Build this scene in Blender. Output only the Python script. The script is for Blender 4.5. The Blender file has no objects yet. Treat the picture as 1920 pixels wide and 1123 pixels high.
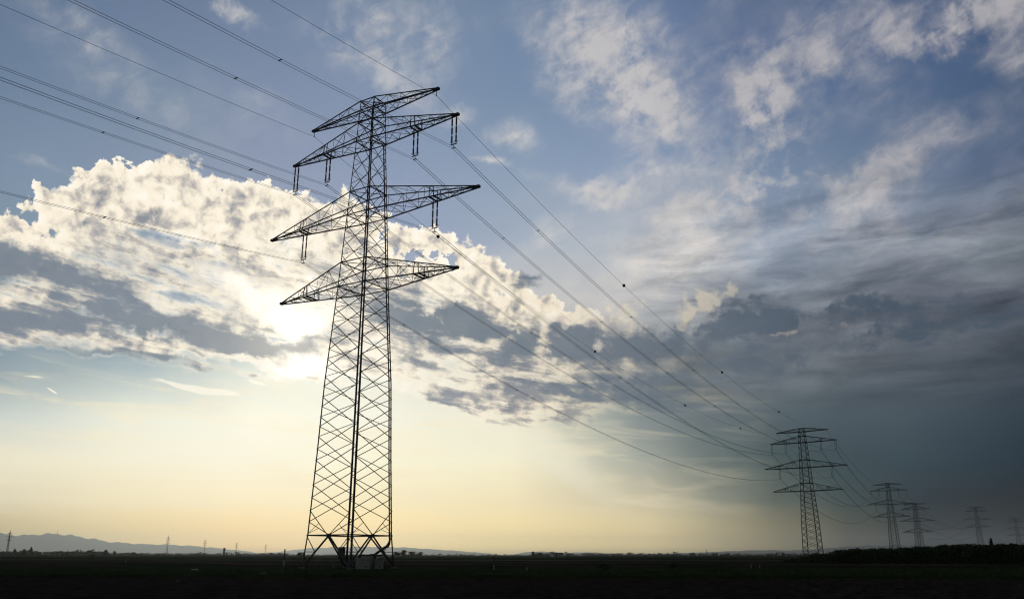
import bpy, math, random
from mathutils import Vector, Matrix

scene = bpy.context.scene
rad = math.radians

# ------------------------------------------------------------------ camera
EYE = 1.7
FOC, PITCH, ROLL = 1602.02, 0.2905, 0.0015          # focal length in photo pixels (1920 wide)
PW, PH = 1920.0, 1123.0
cam_data = bpy.data.cameras.new("camera")
cam = bpy.data.objects.new("camera", cam_data)
scene.collection.objects.link(cam)
cam_data.sensor_fit = 'HORIZONTAL'
cam_data.sensor_width = 36.0
cam_data.lens = 36.0 * FOC / PW
cam_data.clip_start = 0.1
cam_data.clip_end = 90000.0
cam.matrix_world = (Matrix.Translation((0, 0, EYE)) @ Matrix.Rotation(PITCH + math.pi / 2, 4, 'X')
                    @ Matrix.Rotation(ROLL, 4, 'Z'))
scene.camera = cam


def ray(px, py):
    """World direction that the photo's pixel looks along."""
    dx, dy = px - PW / 2, py - PH / 2
    c, s = math.cos(ROLL), math.sin(ROLL)
    x, z = (dx * c + dy * s) / FOC, -(-dx * s + dy * c) / FOC
    c, s = math.cos(PITCH), math.sin(PITCH)
    return Vector((x, c - z * s, s + z * c)).normalized()


def sky(px, py):
    """Azimuth and elevation in degrees of a point of the sky."""
    d = ray(px, py)
    return math.degrees(math.atan2(d.x, d.y)), math.degrees(math.asin(d.z))


# ------------------------------------------------------------------ exposure
scene.view_settings.view_transform = 'Standard'
scene.view_settings.look = 'None'
scene.view_settings.exposure = 0.0
scene.view_settings.gamma = 1.0
scene.view_settings.use_curve_mapping = False

# ------------------------------------------------------------------ sun
SUN_PX = (548, 640)
sun_dir = ray(*SUN_PX)
SUN_AZ, SUN_EL = sky(*SUN_PX)
sun_data = bpy.data.lights.new("sun", 'SUN')
sun_data.energy = 0.5
sun_data.angle = rad(12)
sun_data.color = (1.0, 0.88, 0.70)
sun_lamp = bpy.data.objects.new("sun", sun_data)
scene.collection.objects.link(sun_lamp)
sun_lamp.rotation_euler = (-sun_dir).to_track_quat('-Z', 'Y').to_euler()
sun_lamp.location = (0, 0, 120)

# ------------------------------------------------------------------ sky
world = bpy.data.worlds.new("World")
scene.world = world
world.use_nodes = True
WT = world.node_tree
WT.nodes.clear()


class S:
    """A node socket with arithmetic, to write the sky as formulas of the view direction."""
    def __init__(self, sock): self.s = sock
    def __add__(a, b): return mth('ADD', a, b)
    def __radd__(a, b): return mth('ADD', b, a)
    def __sub__(a, b): return mth('SUBTRACT', a, b)
    def __rsub__(a, b): return mth('SUBTRACT', b, a)
    def __mul__(a, b): return mth('MULTIPLY', a, b)
    def __rmul__(a, b): return mth('MULTIPLY', b, a)
    def __truediv__(a, b): return mth('DIVIDE', a, b)


def put(node, i, v):
    if isinstance(v, S): WT.links.new(v.s, node.inputs[i])
    elif v is not None: node.inputs[i].default_value = v


def mth(op, a, b=None, c=None, clamp=False):
    n = WT.nodes.new('ShaderNodeMath'); n.operation = op; n.use_clamp = clamp
    put(n, 0, a); put(n, 1, b); put(n, 2, c)
    return S(n.outputs[0])


def vm(op, a, b=None, scale=None):
    n = WT.nodes.new('ShaderNodeVectorMath'); n.operation = op
    put(n, 0, a); put(n, 1, b)
    if scale is not None: put(n, 3, scale)
    return S(n.outputs['Value'] if op in ('DOT_PRODUCT', 'LENGTH', 'DISTANCE') else n.outputs[0])


def xyz(x, y, z=0.0):
    n = WT.nodes.new('ShaderNodeCombineXYZ'); put(n, 0, x); put(n, 1, y); put(n, 2, z)
    return S(n.outputs[0])


def sep(v):
    n = WT.nodes.new('ShaderNodeSeparateXYZ'); put(n, 0, v)
    return [S(o) for o in n.outputs]


def sstep(v, lo, hi, a=0.0, b=1.0):
    n = WT.nodes.new('ShaderNodeMapRange'); n.interpolation_type = 'SMOOTHSTEP'
    for i, q in enumerate((v, lo, hi, a, b)): put(n, i, q)
    return S(n.outputs[0])


def lstep(v, lo, hi, a=0.0, b=1.0):
    n = WT.nodes.new('ShaderNodeMapRange'); n.clamp = True
    for i, q in enumerate((v, lo, hi, a, b)): put(n, i, q)
    return S(n.outputs[0])


def noise(v, scale, detail=6.0, rough=0.55, distort=0.0, lac=2.0, kind='FBM', col=False, dim='3D'):
    n = WT.nodes.new('ShaderNodeTexNoise'); n.noise_dimensions = dim; n.noise_type = kind
    put(n, 'Vector', v); n.inputs['Scale'].default_value = scale; n.inputs['Detail'].default_value = detail
    n.inputs['Roughness'].default_value = rough; n.inputs['Distortion'].default_value = distort
    n.inputs['Lacunarity'].default_value = lac
    return S(n.outputs['Color' if col else 0])


def puffs(v, scale, detail=2.0, rough=0.5, smooth=0.6):
    n = WT.nodes.new('ShaderNodeTexVoronoi'); n.feature = 'SMOOTH_F1'; n.voronoi_dimensions = '2D'; n.normalize = True
    put(n, 'Vector', v); n.inputs['Scale'].default_value = scale; n.inputs['Detail'].default_value = detail
    n.inputs['Roughness'].default_value = rough; n.inputs['Smoothness'].default_value = smooth
    return S(n.outputs['Distance'])


def mixc(f, a, b):
    n = WT.nodes.new('ShaderNodeMix'); n.data_type = 'RGBA'; n.clamp_factor = True
    put(n, 0, f)
    for i, q in ((6, a), (7, b)):
        if isinstance(q, S): WT.links.new(q.s, n.inputs[i])
        else: n.inputs[i].default_value = q
    return S(n.outputs[2])


def lin(c):
    return tuple((v / 255 / 12.92) if v / 255 <= 0.04045 else ((v / 255 + 0.055) / 1.055) ** 2.4 for v in c[:3]) + (1.0,)


# the haze over the plain veils the sky a little; sky colours below are those behind it
HAZE_D, HAZE_TOP, HAZE_R = 4.0e-5, 537.0, 27300.0
GLOW = [(0, 1.1), (5, 1.0), (8, 0.87), (10.5, 0.73), (12.5, 0.65), (15, 0.545), (18, 0.46), (19.2, 0.425), (24, 0.33), (27.5, 0.263), (30, 0.222),
        (37, 0.15), (41, 0.128), (45, 0.108), (60, 0.08), (180, 0.06)]


def unveil(c, px, py):
    d = ray(px, py); ang = math.degrees(d.angle(sun_dir))
    T = math.exp(-HAZE_D * min(HAZE_TOP / max(d.z, 1e-4), HAZE_R))
    for (a, b), (e, f) in zip(GLOW, GLOW[1:]):
        if a <= ang <= e: j = b + (f - b) * (ang - a) / (e - a)
    k = min(1.0, max(0.0, (ang - 18) / 27))
    tint = (1.0, 0.98 + 0.09 * k, 0.86 + 0.24 * k)
    return tuple(max(0.004, (v - (1 - T) * j * t) / T) for v, t in zip(lin(c)[:3], tint)) + (1.0,)


def curve(v, pts):
    """A smooth curve through (x, y) points (the ends held)."""
    x0, x1 = pts[0][0], pts[-1][0]
    ys = [p[1] for p in pts]; y0, y1 = min(ys), max(ys) + 1e-6
    n = WT.nodes.new('ShaderNodeFloatCurve')
    cu = n.mapping.curves[0]
    q = [((x - x0) / (x1 - x0), (y - y0) / (y1 - y0)) for x, y in pts]
    while len(cu.points) < len(q): cu.points.new(0.5, 0.5)
    for p, (x, y) in zip(cu.points, q): p.location = (x, y); p.handle_type = 'AUTO_CLAMPED'
    n.mapping.update()
    put(n, 'Value', lstep(v, x0, x1))
    return S(n.outputs[0]) * (y1 - y0) + y0


def edge(v, pix):
    """Elevation of a cloud edge as a curve of azimuth."""
    return curve(v, [sky(x, y) for x, y in pix])


def blob(p, px, py, rx, ry, ang=0.0):
    """Soft ellipse in the sky: 1 at its middle, 0 at its rim; ang tips its right end down."""
    n = WT.nodes.new('ShaderNodeMapping'); n.vector_type = 'TEXTURE'
    a, e = sky(px, py)
    put(n, 0, p)
    n.inputs[1].default_value = (a, e, 0); n.inputs[2].default_value = (0, 0, -rad(ang))
    n.inputs[3].default_value = (rx / 28.0, ry / 28.0, 1)
    g = WT.nodes.new('ShaderNodeTexGradient'); g.gradient_type = 'SPHERICAL'
    WT.links.new(n.outputs[0], g.inputs[0])
    return S(g.outputs['Fac'])


def blobs(p, rows):
    t = None
    for r in rows:
        w = r[5]
        b = blob(p, *r[:5])
        t = b * w if t is None else mth('MULTIPLY_ADD', b, w, t)
    return t


tc = WT.nodes.new('ShaderNodeTexCoord')
DIR = vm('NORMALIZE', S(tc.outputs['Generated']))
dx_, dy_, dz_ = sep(DIR)
AZ = mth('ARCTAN2', dx_, dy_) * (180 / math.pi)
EL = mth('ARCSINE', dz_) * (180 / math.pi)
P = xyz(AZ, EL)                                            # the sky in degrees
PS = xyz(AZ * 0.35, EL)                                    # the same, for streaks drawn out along the horizon

wob = vm('SUBTRACT', noise(P, 0.10, 3, 0.5, col=True), (0.5, 0.5, 0.5))
wob2 = vm('SUBTRACT', noise(P, 0.55, 7, 0.6, col=True), (0.5, 0.5, 0.5))
W1 = vm('ADD', P, vm('SCALE', wob, scale=3.0))             # slow wander
W2 = vm('ADD', W1, vm('SCALE', wob2, scale=2.2))           # ragged edges
w2x, w2y, _ = sep(W2)
w1x, w1y, _ = sep(W1)

# angle from the hidden sun
sang = mth('ARCCOSINE', vm('DOT_PRODUCT', DIR, tuple(sun_dir))) * (180 / math.pi)

# --- clear sky, haze and the far storm: colours by elevation in a row of azimuths
ROWS = (0, 150, 300, 450, 560, 650, 700, 780, 860, 940, 1020)
COLS = {
 0:    [(98,118,146),(104,126,152),(118,138,160),(130,148,162),(132,150,162),(138,154,164),(154,168,172),(206,212,204),(236,228,202),(216,206,178),(184,170,136)],
 240:  [(104,122,150),(108,130,155),(116,136,162),(128,148,166),(132,152,170),(140,160,172),(176,190,192),(238,239,222),(246,239,214),(240,226,190),(214,196,158)],
 480:  [(110,128,156),(114,132,162),(118,136,166),(128,146,172),(140,158,174),(176,188,190),(224,228,216),(253,250,230),(255,248,226),(253,238,200),(240,212,165)],
 720:  [(118,136,160),(122,140,168),(122,142,172),(128,146,178),(156,168,180),(210,214,206),(236,236,220),(249,246,228),(252,246,218),(250,236,195),(240,216,170)],
 960:  [(110,130,158),(114,136,164),(130,150,174),(156,168,184),(200,198,196),(186,188,182),(200,200,188),(226,226,206),(244,238,208),(240,224,184),(226,207,162)],
 1200: [(110,127,158),(116,134,164),(138,154,180),(186,188,192),(186,186,188),(142,148,152),(126,134,138),(130,140,140),(162,166,156),(196,188,162),(206,190,152)],
 1320: [(100,118,150),(106,124,156),(132,148,172),(176,180,186),(162,165,170),(124,131,137),(114,122,127),(104,114,118),(108,118,116),(146,146,132),(172,161,133)],
 1440: [(92,108,138),(94,112,146),(122,138,162),(150,158,172),(124,132,142),(106,114,122),(104,112,118),(84,96,102),(72,86,88),(98,104,98),(136,130,112)],
 1560: [(90,106,136),(88,108,141),(114,130,154),(140,147,159),(113,120,130),(103,108,115),(93,101,108),(76,88,95),(66,79,84),(72,82,82),(98,98,90)],
 1680: [(88,104,134),(84,104,136),(106,122,146),(130,136,146),(104,110,120),(98,102,108),(84,92,100),(72,84,92),(62,75,82),(56,68,72),(72,78,76)],
 1920: [(72,90,122),(72,92,122),(88,102,128),(122,126,132),(90,96,106),(76,83,92),(66,74,83),(52,64,74),(42,56,66),(36,48,56),(34,42,48)],
}


def column(px, cols, seen=True):
    n = WT.nodes.new('ShaderNodeValToRGB'); cr = n.color_ramp; cr.interpolation = 'B_SPLINE' if False else 'EASE'
    cr.interpolation = 'LINEAR'
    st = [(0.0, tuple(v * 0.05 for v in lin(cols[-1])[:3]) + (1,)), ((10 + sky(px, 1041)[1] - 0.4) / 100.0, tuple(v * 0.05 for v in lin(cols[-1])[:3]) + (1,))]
    for y, c in sorted(zip(ROWS, cols), key=lambda t: -t[0]):
        st.append(((10 + sky(px, y)[1]) / 100.0, tuple(v * 0.5 for v in (unveil(c, px, y) if seen else lin(c))[:3]) + (1,)))
    st.append((0.58, tuple(v * 0.5 for v in lin((44, 54, 76))[:3]) + (1,))); st.append((1.0, tuple(v * 0.5 for v in lin((26, 33, 46))[:3]) + (1,)))  # sky overhead, out of view: darkened to keep the ground dark
    while len(cr.elements) < len(st): cr.elements.new(0.5)
    for e, (pos, c) in zip(cr.elements, st): e.position = pos; e.color = c
    WT.links.new(ELF.s, n.inputs[0])
    return S(n.outputs[0])


el_soft = EL + (sep(wob)[1] * 2.2 + sep(wob2)[1] * 1.0) * sstep(EL, 2.0, 14.0)
ELF = (el_soft + 10.0) / 100.0
az_soft = AZ + sep(wob)[0] * 3.0
DARK = [(26,31,40)] * 11  # sky out of view, made dark so that little light reaches the ground
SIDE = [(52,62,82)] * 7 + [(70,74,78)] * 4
base = None
keys = sorted(COLS)
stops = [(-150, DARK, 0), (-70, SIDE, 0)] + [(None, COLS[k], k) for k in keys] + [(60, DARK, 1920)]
prev_az = None
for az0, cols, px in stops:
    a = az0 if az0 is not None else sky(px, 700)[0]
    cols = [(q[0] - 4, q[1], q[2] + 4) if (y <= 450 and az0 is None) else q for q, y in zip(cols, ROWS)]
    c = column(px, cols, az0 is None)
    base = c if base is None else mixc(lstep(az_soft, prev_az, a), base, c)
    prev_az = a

base = vm('SCALE', base, scale=2.0)
# the clear part of the sky carries the blue of the Sky Texture
nish = WT.nodes.new('ShaderNodeTexSky'); nish.sky_type = 'NISHITA'; nish.sun_disc = False
nish.sun_elevation = rad(SUN_EL); nish.sun_rotation = rad(SUN_AZ); nish.dust_density = 1.6; nish.air_density = 1.0
nish_col = vm('SCALE', S(nish.outputs[0]), scale=0.06)
base = mixc(sstep(EL, 12, 26, 0.0, 0.12), base, nish_col)

# --- textures shared by the clouds
SV = vm('ADD', xyz(AZ * 0.24 + EL * 0.03, EL + AZ * 0.15), vm('SCALE', wob2, scale=0.45))      # streaks that sink to the right
s1 = noise(SV, 0.75, 9, 0.62, 0.3)
s2 = noise(SV, 1.9, 7, 0.62, 0.2)
HV = vm('ADD', xyz(AZ * 0.22, EL - AZ * 0.02), vm('SCALE', wob2, scale=0.35))                  # level layers of the storm
h1 = noise(HV, 0.62, 9, 0.60, 0.3)
FV = vm('ADD', xyz((AZ + EL * 0.45) * 0.38, EL - AZ * 0.42), vm('SCALE', wob2, scale=0.7))     # fibres that fan up to the right
fil = noise(FV, 0.62, 9, 0.62, 0.5)
wispn = noise(vm('ADD', P, vm('SCALE', wob2, scale=1.0)), 0.50, 10, 0.64, 0.5)
patch = noise(W1, 0.135, 3, 0.5)
n_big = noise(W1, 0.24, 4, 0.5, 0.2)
n_puf = puffs(vm('ADD', P, vm('SCALE', wob2, scale=0.40)), 0.52, 3, 0.55, 0.45)
PD = vm('ADD', P, vm('SCALE', wob2, scale=0.35))
n_det = noise(PD, 0.85, 9, 0.58, 0.25)

# --- thin high cloud over the upper half, thickest to the right
wmask = blobs(W2, [
 (1425,165,135,85,30,1.5),(1420,190,50,45,0,.8),(1515,112,70,42,20,1.0),(1580,125,70,30,15,.8),(1480,80,100,50,-20,.7),(1450,230,90,50,50,.5),
 (1740,45,180,75,0,1.3),(1870,20,130,60,0,1.2),(1900,110,80,50,20,.9),(1720,85,90,40,0,.7),(1600,30,90,60,0,.4),
 (1455,335,95,80,20,1.5),(1630,350,125,66,0,1.3),(1510,330,80,60,0,.6),(1560,420,160,50,0,.5),
 (1190,85,190,120,40,1.1),(1130,130,220,100,35,.9),(1250,190,130,70,30,.8),(1080,60,140,70,0,.5),(1040,130,110,70,40,.6),(1150,220,200,80,30,.4),
 (965,255,80,45,20,1.1),(1090,352,140,34,12,1.2),(920,314,60,14,5,.9),(855,206,46,26,0,1.1),(1160,360,100,50,0,.6),(1230,300,160,70,-20,.5),
 (700,35,130,80,0,1.0),(815,70,80,85,30,.9),(755,150,110,60,20,1.1),(650,90,120,60,0,.5),(560,40,100,40,0,.3),
 (440,14,100,30,8,1.4),(300,190,320,100,25,.32),(110,60,220,70,20,.34),(90,300,60,14,5,.5),(480,190,180,70,25,.42),(200,110,200,60,25,.2),
 (1330,420,280,140,-35,1.2),(1180,490,280,90,-25,.9),(1040,440,180,60,-20,.5),(1640,470,320,70,-10,.35),(1850,430,220,80,-12,.3),(1420,260,220,100,-35,.4),
 (1800,230,240,50,-10,.45),(1620,200,200,50,-10,.45),(1750,300,260,60,-10,.4),
])
gen = sstep(patch, 0.40, 0.68) * lstep(AZ, -12, 6, 0.10, 0.40) * sstep(EL, 15, 19)
wm = (wmask + gen) * 0.88
wa = lstep(wm * (0.02 + wispn * 0.75 + fil * 0.85) + (fil - 0.5) * 0.85 * sstep(wm, 0.02, 0.6) + (wispn - 0.5) * 0.4 * sstep(wm, 0.02, 0.6), 0.06, 1.10)
wa = mth('POWER', wa, 1.2)
wcol = mixc(lstep(sang, 10, 40), lin((226, 221, 213)), lin((182, 178, 180)))
wv = 0.80 + wispn * 0.28 + fil * 0.16
wcol = mixc(sstep(EL, 22, 14), wcol, mixc(lstep(AZ, 8, 26), lin((216, 210, 201)), lin((146, 144, 147))))
base = mixc(sstep(wa, -0.35, 1.25, -0.11, 0.88), base, vm('MULTIPLY', wcol, xyz(wv, wv, wv)))
# layers of the grey sheet on the right
sheet = sstep(AZ, 5, 13) * sstep(EL, 25, 18) * sstep(EL, 7, 11.5)
k_ = (h1 - 0.5) * sheet
base = vm('MULTIPLY', base, xyz(1 + k_ * 2.7, 1 + k_ * 2.5, 1 + k_ * 2.2))
# faint veils low over the plain
veil = sstep(noise(xyz(AZ * 0.15 + EL * 0.02, EL + AZ * 0.05), 0.85, 7, 0.58, 0.8), 0.44, 0.74) * sstep(EL, 1.0, 3.5) * sstep(EL, 13, 9) * lstep(AZ, 18, 6)
base = mixc(veil * 0.55, base, (1.0, 0.86, 0.58, 1))
# pale light slanting down below the bank, right of the sun
shaft = blobs(W1, [(960,800,260,60,32,.8),(860,790,200,50,25,.5),(1060,880,260,60,35,.45)])
base = mixc(sstep(shaft + (fil - 0.5) * 0.3 * sstep(shaft, 0.02, 0.3), 0.05, 0.9) * 0.45, base, lin((255, 247, 222)))
tiny = blobs(W1, [(92,728,15,2.2,20,2.0),(390,733,80,9,3,2.2),(300,722,70,7,5,1.0),(485,716,38,5,10,1.6),(60,704,26,4,5,1.2),(250,690,90,5,8,.8)])
base = mixc(sstep(tiny + (s2 - 0.5) * 0.9, 0.35, 1.0) * 0.8, base, (1.0, 0.93, 0.78, 1))

# --- the broken cumulus bank
lump_t = n_big * 0.36 + (1 - n_puf) * 0.46 + n_det * 0.60
TOP = [(-200,420),(0,382),(60,358),(110,345),(160,318),(210,302),(262,300),(320,300),(380,322),(430,345),(490,336),(545,352),(600,374),(650,366),
       (700,388),(760,408),(810,420),(850,440),(905,462),(960,505),(1010,535),(1080,565),(1170,592),(1260,640),(1400,720)]
BOT = [(-200,640),(0,648),(150,662),(300,690),(450,692),(600,724),(700,744),(820,768),(940,792),(1040,800),(1150,775),(1260,720),(1400,740)]
ax_, ay_, _ = sep(vm('ADD', P, vm('SCALE', wob2, scale=0.9)))
d_top = edge(ax_, TOP) - ay_
d_bot = w2y - edge(w2x, BOT)
deep = sstep(d_top, 2.4, 6.5)
lump = lump_t * (1 - deep) + (s1 * 0.85 + s2 * 0.30 + n_big * 0.25 + n_det * 0.16 + 0.12) * deep
inside = mth('MINIMUM', d_top * 0.36, d_bot * 0.42)
holes = blobs(W1, [(300,350,330,90,0,.22),(560,400,200,60,15,.2),(330,520,140,34,6,-.30),(345,452,110,24,10,-.42),(280,432,80,14,8,-.3),(535,440,60,40,0,-.22),(420,500,120,18,10,-.25),
   (880,480,140,60,25,.10),(1000,520,50,20,0,-.2),(140,545,160,20,6,-.1)])
dens = mth('MINIMUM', inside, 0.34) + (lump - 0.825) * 2.1 + holes * 0.8
ca = sstep(dens, 0.0, mth('MAXIMUM', 0.06 + (n_big - 0.42) * 0.9, 0.07) + deep * 0.42) * lstep(AZ + (s1 - 0.5) * 8, 12, 2)
# light: the sun stands behind, so thin rims shine and thick hearts are grey
toward = vm('NORMALIZE', vm('SUBTRACT', (SUN_AZ, SUN_EL, 0.0), P))
PO = vm('ADD', PD, vm('SCALE', toward, scale=-0.40))
rel = n_det - noise(PO, 0.85, 5, 0.55, 0.25)
thick = sstep(dens, 0.06, 0.60)
near = mth('POWER', mth('MAXIMUM', 1 - sang / 24.0, 0.0), 1.3)
br = (0.70 + near * (0.34 + deep * 0.28) - thick * (0.60 - near * 0.12) + rel * 3.0 * (1 - deep * 0.4) + (0.40 - n_puf) * 1.0 * (1 - deep)
      + (n_det - 0.5) * -1.1 + (n_big - 0.5) * -1.1 + (patch - 0.5) * -0.8 + (s1 - 0.52) * -2.3 * deep + (s2 - 0.5) * -1.5 * deep)
ccol = mixc(lstep(br, 0.06, 0.50), unveil((146, 149, 156), 350, 450), unveil((212, 204, 192), 350, 450))
ccol = mixc(lstep(br, 0.46, 0.80), ccol, unveil((251, 240, 218), 350, 450))
ccol = mixc(lstep(br, 0.82, 1.25), ccol, (1.05, 0.98, 0.86, 1))
far_c = lstep(AZ, -4, 12)
ccol = vm('MULTIPLY', ccol, mixc(far_c, (1, 1, 1, 1), (0.80, 0.75, 0.68, 1)))
sky_c = mixc(ca, base, ccol)

# --- dark flat streaks
DK = blobs(W2, [
 (20,500,260,42,8,1.3),(150,522,180,30,14,.9),(-60,470,120,50,0,.8),(260,540,120,22,12,.5),
 (60,600,230,34,3,1.3),(230,606,180,36,6,1.3),(370,632,200,40,9,1.5),(490,648,115,36,8,1.4),(560,664,54,24,0,1.2),
 (240,674,210,14,4,1.1),(420,678,90,9,5,.6),(620,640,70,20,0,1.0),
 (650,560,120,40,20,.55),(600,500,130,45,15,.5),(450,515,140,22,5,.55),(420,555,100,15,10,.5),(330,455,130,18,10,.35),(250,480,140,16,8,.4),(520,470,90,20,10,.35),
 (790,590,185,54,7,2.0),(940,624,235,52,7,1.8),(1110,652,220,54,5,1.6),(870,655,170,32,10,.7),
 (790,686,100,26,20,1.0),(890,716,120,18,18,.6),(1030,735,120,22,12,.6),(1150,735,200,46,5,1.0),(1260,745,170,50,0,.8),(960,690,200,16,14,.6),
 (988,531,44,17,0,1.1),(1290,665,280,70,0,1.1),(1390,582,140,36,8,1.7),(1330,610,90,40,0,.9),(1470,598,230,44,0,1.3),(1610,582,280,32,2,1.2),(1790,602,280,34,-4,1.2),(1420,555,160,20,0,.9),(1520,680,280,44,0,.5),(1850,650,200,60,0,.4),
])
on = sstep(DK, 0.02, 0.55)
dk_n = s1 * (1 - sstep(AZ, 4, 12)) + h1 * sstep(AZ, 4, 12)
dd = DK * 0.68 + ((dk_n - 0.5) * 2.7 + (s2 - 0.5) * 1.0 + (n_det - 0.5) * 0.5) * on - 0.02
da = sstep(dd, -0.02, 0.80)
dcol = mixc(lstep(AZ, -22, 8), unveil((126, 136, 147), 200, 560), unveil((118, 127, 136), 850, 620))
dcol = mixc(lstep(AZ, 4, 24), dcol, unveil((72, 84, 98), 1700, 640))
glow = mth('POWER', mth('MAXIMUM', 1 - sang / 11.0, 0.0), 2.0)
dcol = mixc(glow * 0.35, dcol, lin((190, 182, 170)))
dk_m = 0.70 + dk_n * 0.36 + s2 * 0.24
dcol = vm('MULTIPLY', dcol, xyz(dk_m, dk_m, dk_m))
# lit rims where a streak thins out
fr = sstep(dd, -0.10, 0.10) * sstep(dd, 0.34, 0.08) * on * mth('MAXIMUM', 1 - sang / 30.0, 0.0)
sky_c = mixc(fr * 0.62, sky_c, mixc(far_c, (0.98, 0.87, 0.68, 1), (0.52, 0.47, 0.39, 1)))
sky_c = mixc(da * 0.95, sky_c, dcol)
# sunlit head of the storm front
hd = blobs(W2, [(1300,575,62,40,0,1.4),(1345,545,60,22,-10,1.0),(1275,610,50,34,0,.8),(1170,575,60,22,10,.8),(1480,618,90,12,-5,.7),(1600,610,90,10,0,.5),(1620,645,200,14,0,.4)])
ha = sstep(hd * (0.2 + n_det * 1.2) + rel * 1.2 * sstep(hd, 0.02, 0.3), 0.16, 0.75)
sky_c = mixc(ha * 0.75, sky_c, mixc(lstep(AZ, 10, 22), lin((224, 213, 190)), lin((140, 138, 138))))

# --- the sun burning through the gap
gap = blobs(W2, [(490,580,150,36,20,1.0),(548,618,62,36,10,2.2),(585,690,110,22,8,1.3),(480,688,150,10,10,.9),(680,640,50,50,0,.3),(300,560,170,18,12,.35),(610,470,70,50,0,.3),(200,566,140,9,6,.4),(470,676,120,7,7,.6),(590,704,110,9,9,1.1),(520,560,190,26,22,.7),(430,530,200,24,16,.35)])
ga = sstep(gap * (0.2 + s1 * 1.0 + s2 * 0.5), 0.16, 1.0)
sky_c = mixc(ga, sky_c, (1.15, 1.06, 0.92, 1))
aur = mth('POWER', mth('MAXIMUM', 1 - sang / 9.0, 0.0), 2.6)
sky_c = vm('ADD', sky_c, vm('SCALE', (0.55, 0.49, 0.38), scale=aur * 0.5))

bg = WT.nodes.new('ShaderNodeBackground'); put(bg, 0, sky_c); bg.inputs[1].default_value = 1.0
wo = WT.nodes.new('ShaderNodeOutputWorld'); WT.links.new(bg.outputs[0], wo.inputs[0])
world.cycles.sampling_method = 'MANUAL'; world.cycles.sample_map_resolution = 512

# ================================================================== helpers
COL = scene.collection
random.seed(7)


def W(px, py, depth):
    """Point on the photo's line of sight at a given distance ahead (metres along Y)."""
    d = ray(px, py)
    return Vector((0, 0, EYE)) + d * (depth / d.y)


def ground_at(px, depth):
    """Ground point ahead at a given distance, in the column of a photo pixel near the horizon."""
    p = W(px, 1041, depth)
    return Vector((p.x, p.y, 0.0))


def mat(name, color, rough=0.8, metal=0.0, var=0.25, scale=4.0, color2=None, bump=0.0, spec=0.3, detail=6.0):
    m = bpy.data.materials.new(name); m.use_nodes = True
    nt = m.node_tree; b = nt.nodes['Principled BSDF']
    b.inputs['Roughness'].default_value = rough; b.inputs['Metallic'].default_value = metal
    b.inputs['Specular IOR Level'].default_value = spec
    t = nt.nodes.new('ShaderNodeTexCoord'); n = nt.nodes.new('ShaderNodeTexNoise')
    n.inputs['Scale'].default_value = scale; n.inputs['Detail'].default_value = detail
    nt.links.new(t.outputs['Object'], n.inputs['Vector'])
    r = nt.nodes.new('ShaderNodeValToRGB')
    c2 = color2 or tuple(c * (1 - var) for c in color)
    r.color_ramp.elements[0].position = 0.32; r.color_ramp.elements[0].color = (*c2, 1)
    r.color_ramp.elements[1].position = 0.68; r.color_ramp.elements[1].color = (*color, 1)
    nt.links.new(n.outputs[0], r.inputs[0]); nt.links.new(r.outputs[0], b.inputs['Base Color'])
    if bump:
        n2 = nt.nodes.new('ShaderNodeTexNoise'); n2.inputs['Scale'].default_value = scale * 3; n2.inputs['Detail'].default_value = 8
        nt.links.new(t.outputs['Object'], n2.inputs['Vector'])
        bp = nt.nodes.new('ShaderNodeBump'); bp.inputs['Strength'].default_value = bump; bp.inputs['Distance'].default_value = 0.1
        nt.links.new(n2.outputs[0], bp.inputs['Height']); nt.links.new(bp.outputs[0], b.inputs['Normal'])
    return m


M_STEEL = mat('weathered_steel', (0.085, 0.088, 0.09), 0.65, 0.2, 0.35, 1.5)
M_CONC = mat('foundation_concrete', (0.13, 0.125, 0.115), 0.9, 0, 0.3, 2.0)
M_WIRE = mat('aluminium_cable', (0.13, 0.13, 0.135), 0.6, 0.3, 0.2, 0.5)
M_INS = mat('brown_porcelain', (0.05, 0.035, 0.028), 0.35, 0, 0.3, 6.0, spec=0.5)
M_BALL = mat('marker_ball_paint', (0.10, 0.03, 0.02), 0.55, 0, 0.4, 3.0)
M_CAB = mat('grey_cabinet_paint', (0.40, 0.40, 0.38), 0.55, 0, 0.15, 1.5)
M_DUCT = mat('dark_duct', (0.06, 0.055, 0.05), 0.7, 0, 0.3, 3.0)
M_SOIL = mat('ploughed_soil', (0.058, 0.049, 0.038), 0.95, 0, 0, 0.9, color2=(0.034, 0.029, 0.023), bump=0.9, spec=0.0, detail=10)
M_VERGE = mat('verge_turf', (0.038, 0.068, 0.024), 0.95, 0, 0, 0.25, color2=(0.020, 0.034, 0.014), bump=0.6, spec=0.0, detail=9)
M_GRASS = mat('grass_blades', (0.045, 0.080, 0.024), 0.8, 0, 0, 0.2, color2=(0.025, 0.040, 0.014), spec=0.0)
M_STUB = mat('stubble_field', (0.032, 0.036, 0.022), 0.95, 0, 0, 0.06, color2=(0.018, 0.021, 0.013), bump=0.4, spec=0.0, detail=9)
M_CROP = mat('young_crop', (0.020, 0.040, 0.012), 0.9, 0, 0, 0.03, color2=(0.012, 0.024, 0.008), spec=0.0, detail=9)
M_PATH = mat('pale_track', (0.15, 0.19, 0.08), 0.95, 0, 0.35, 0.05, spec=0.0)
M_LEAF = mat('dark_foliage', (0.050, 0.075, 0.024), 0.8, 0, 0, 0.5, color2=(0.022, 0.034, 0.013), spec=0.0)
M_TWIG = mat('bare_twigs', (0.085, 0.070, 0.055), 0.9, 0, 0.4, 0.6, spec=0.0)
M_BARK = mat('bark', (0.06, 0.05, 0.04), 0.9, 0, 0.4, 2.0, spec=0.0)
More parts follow.
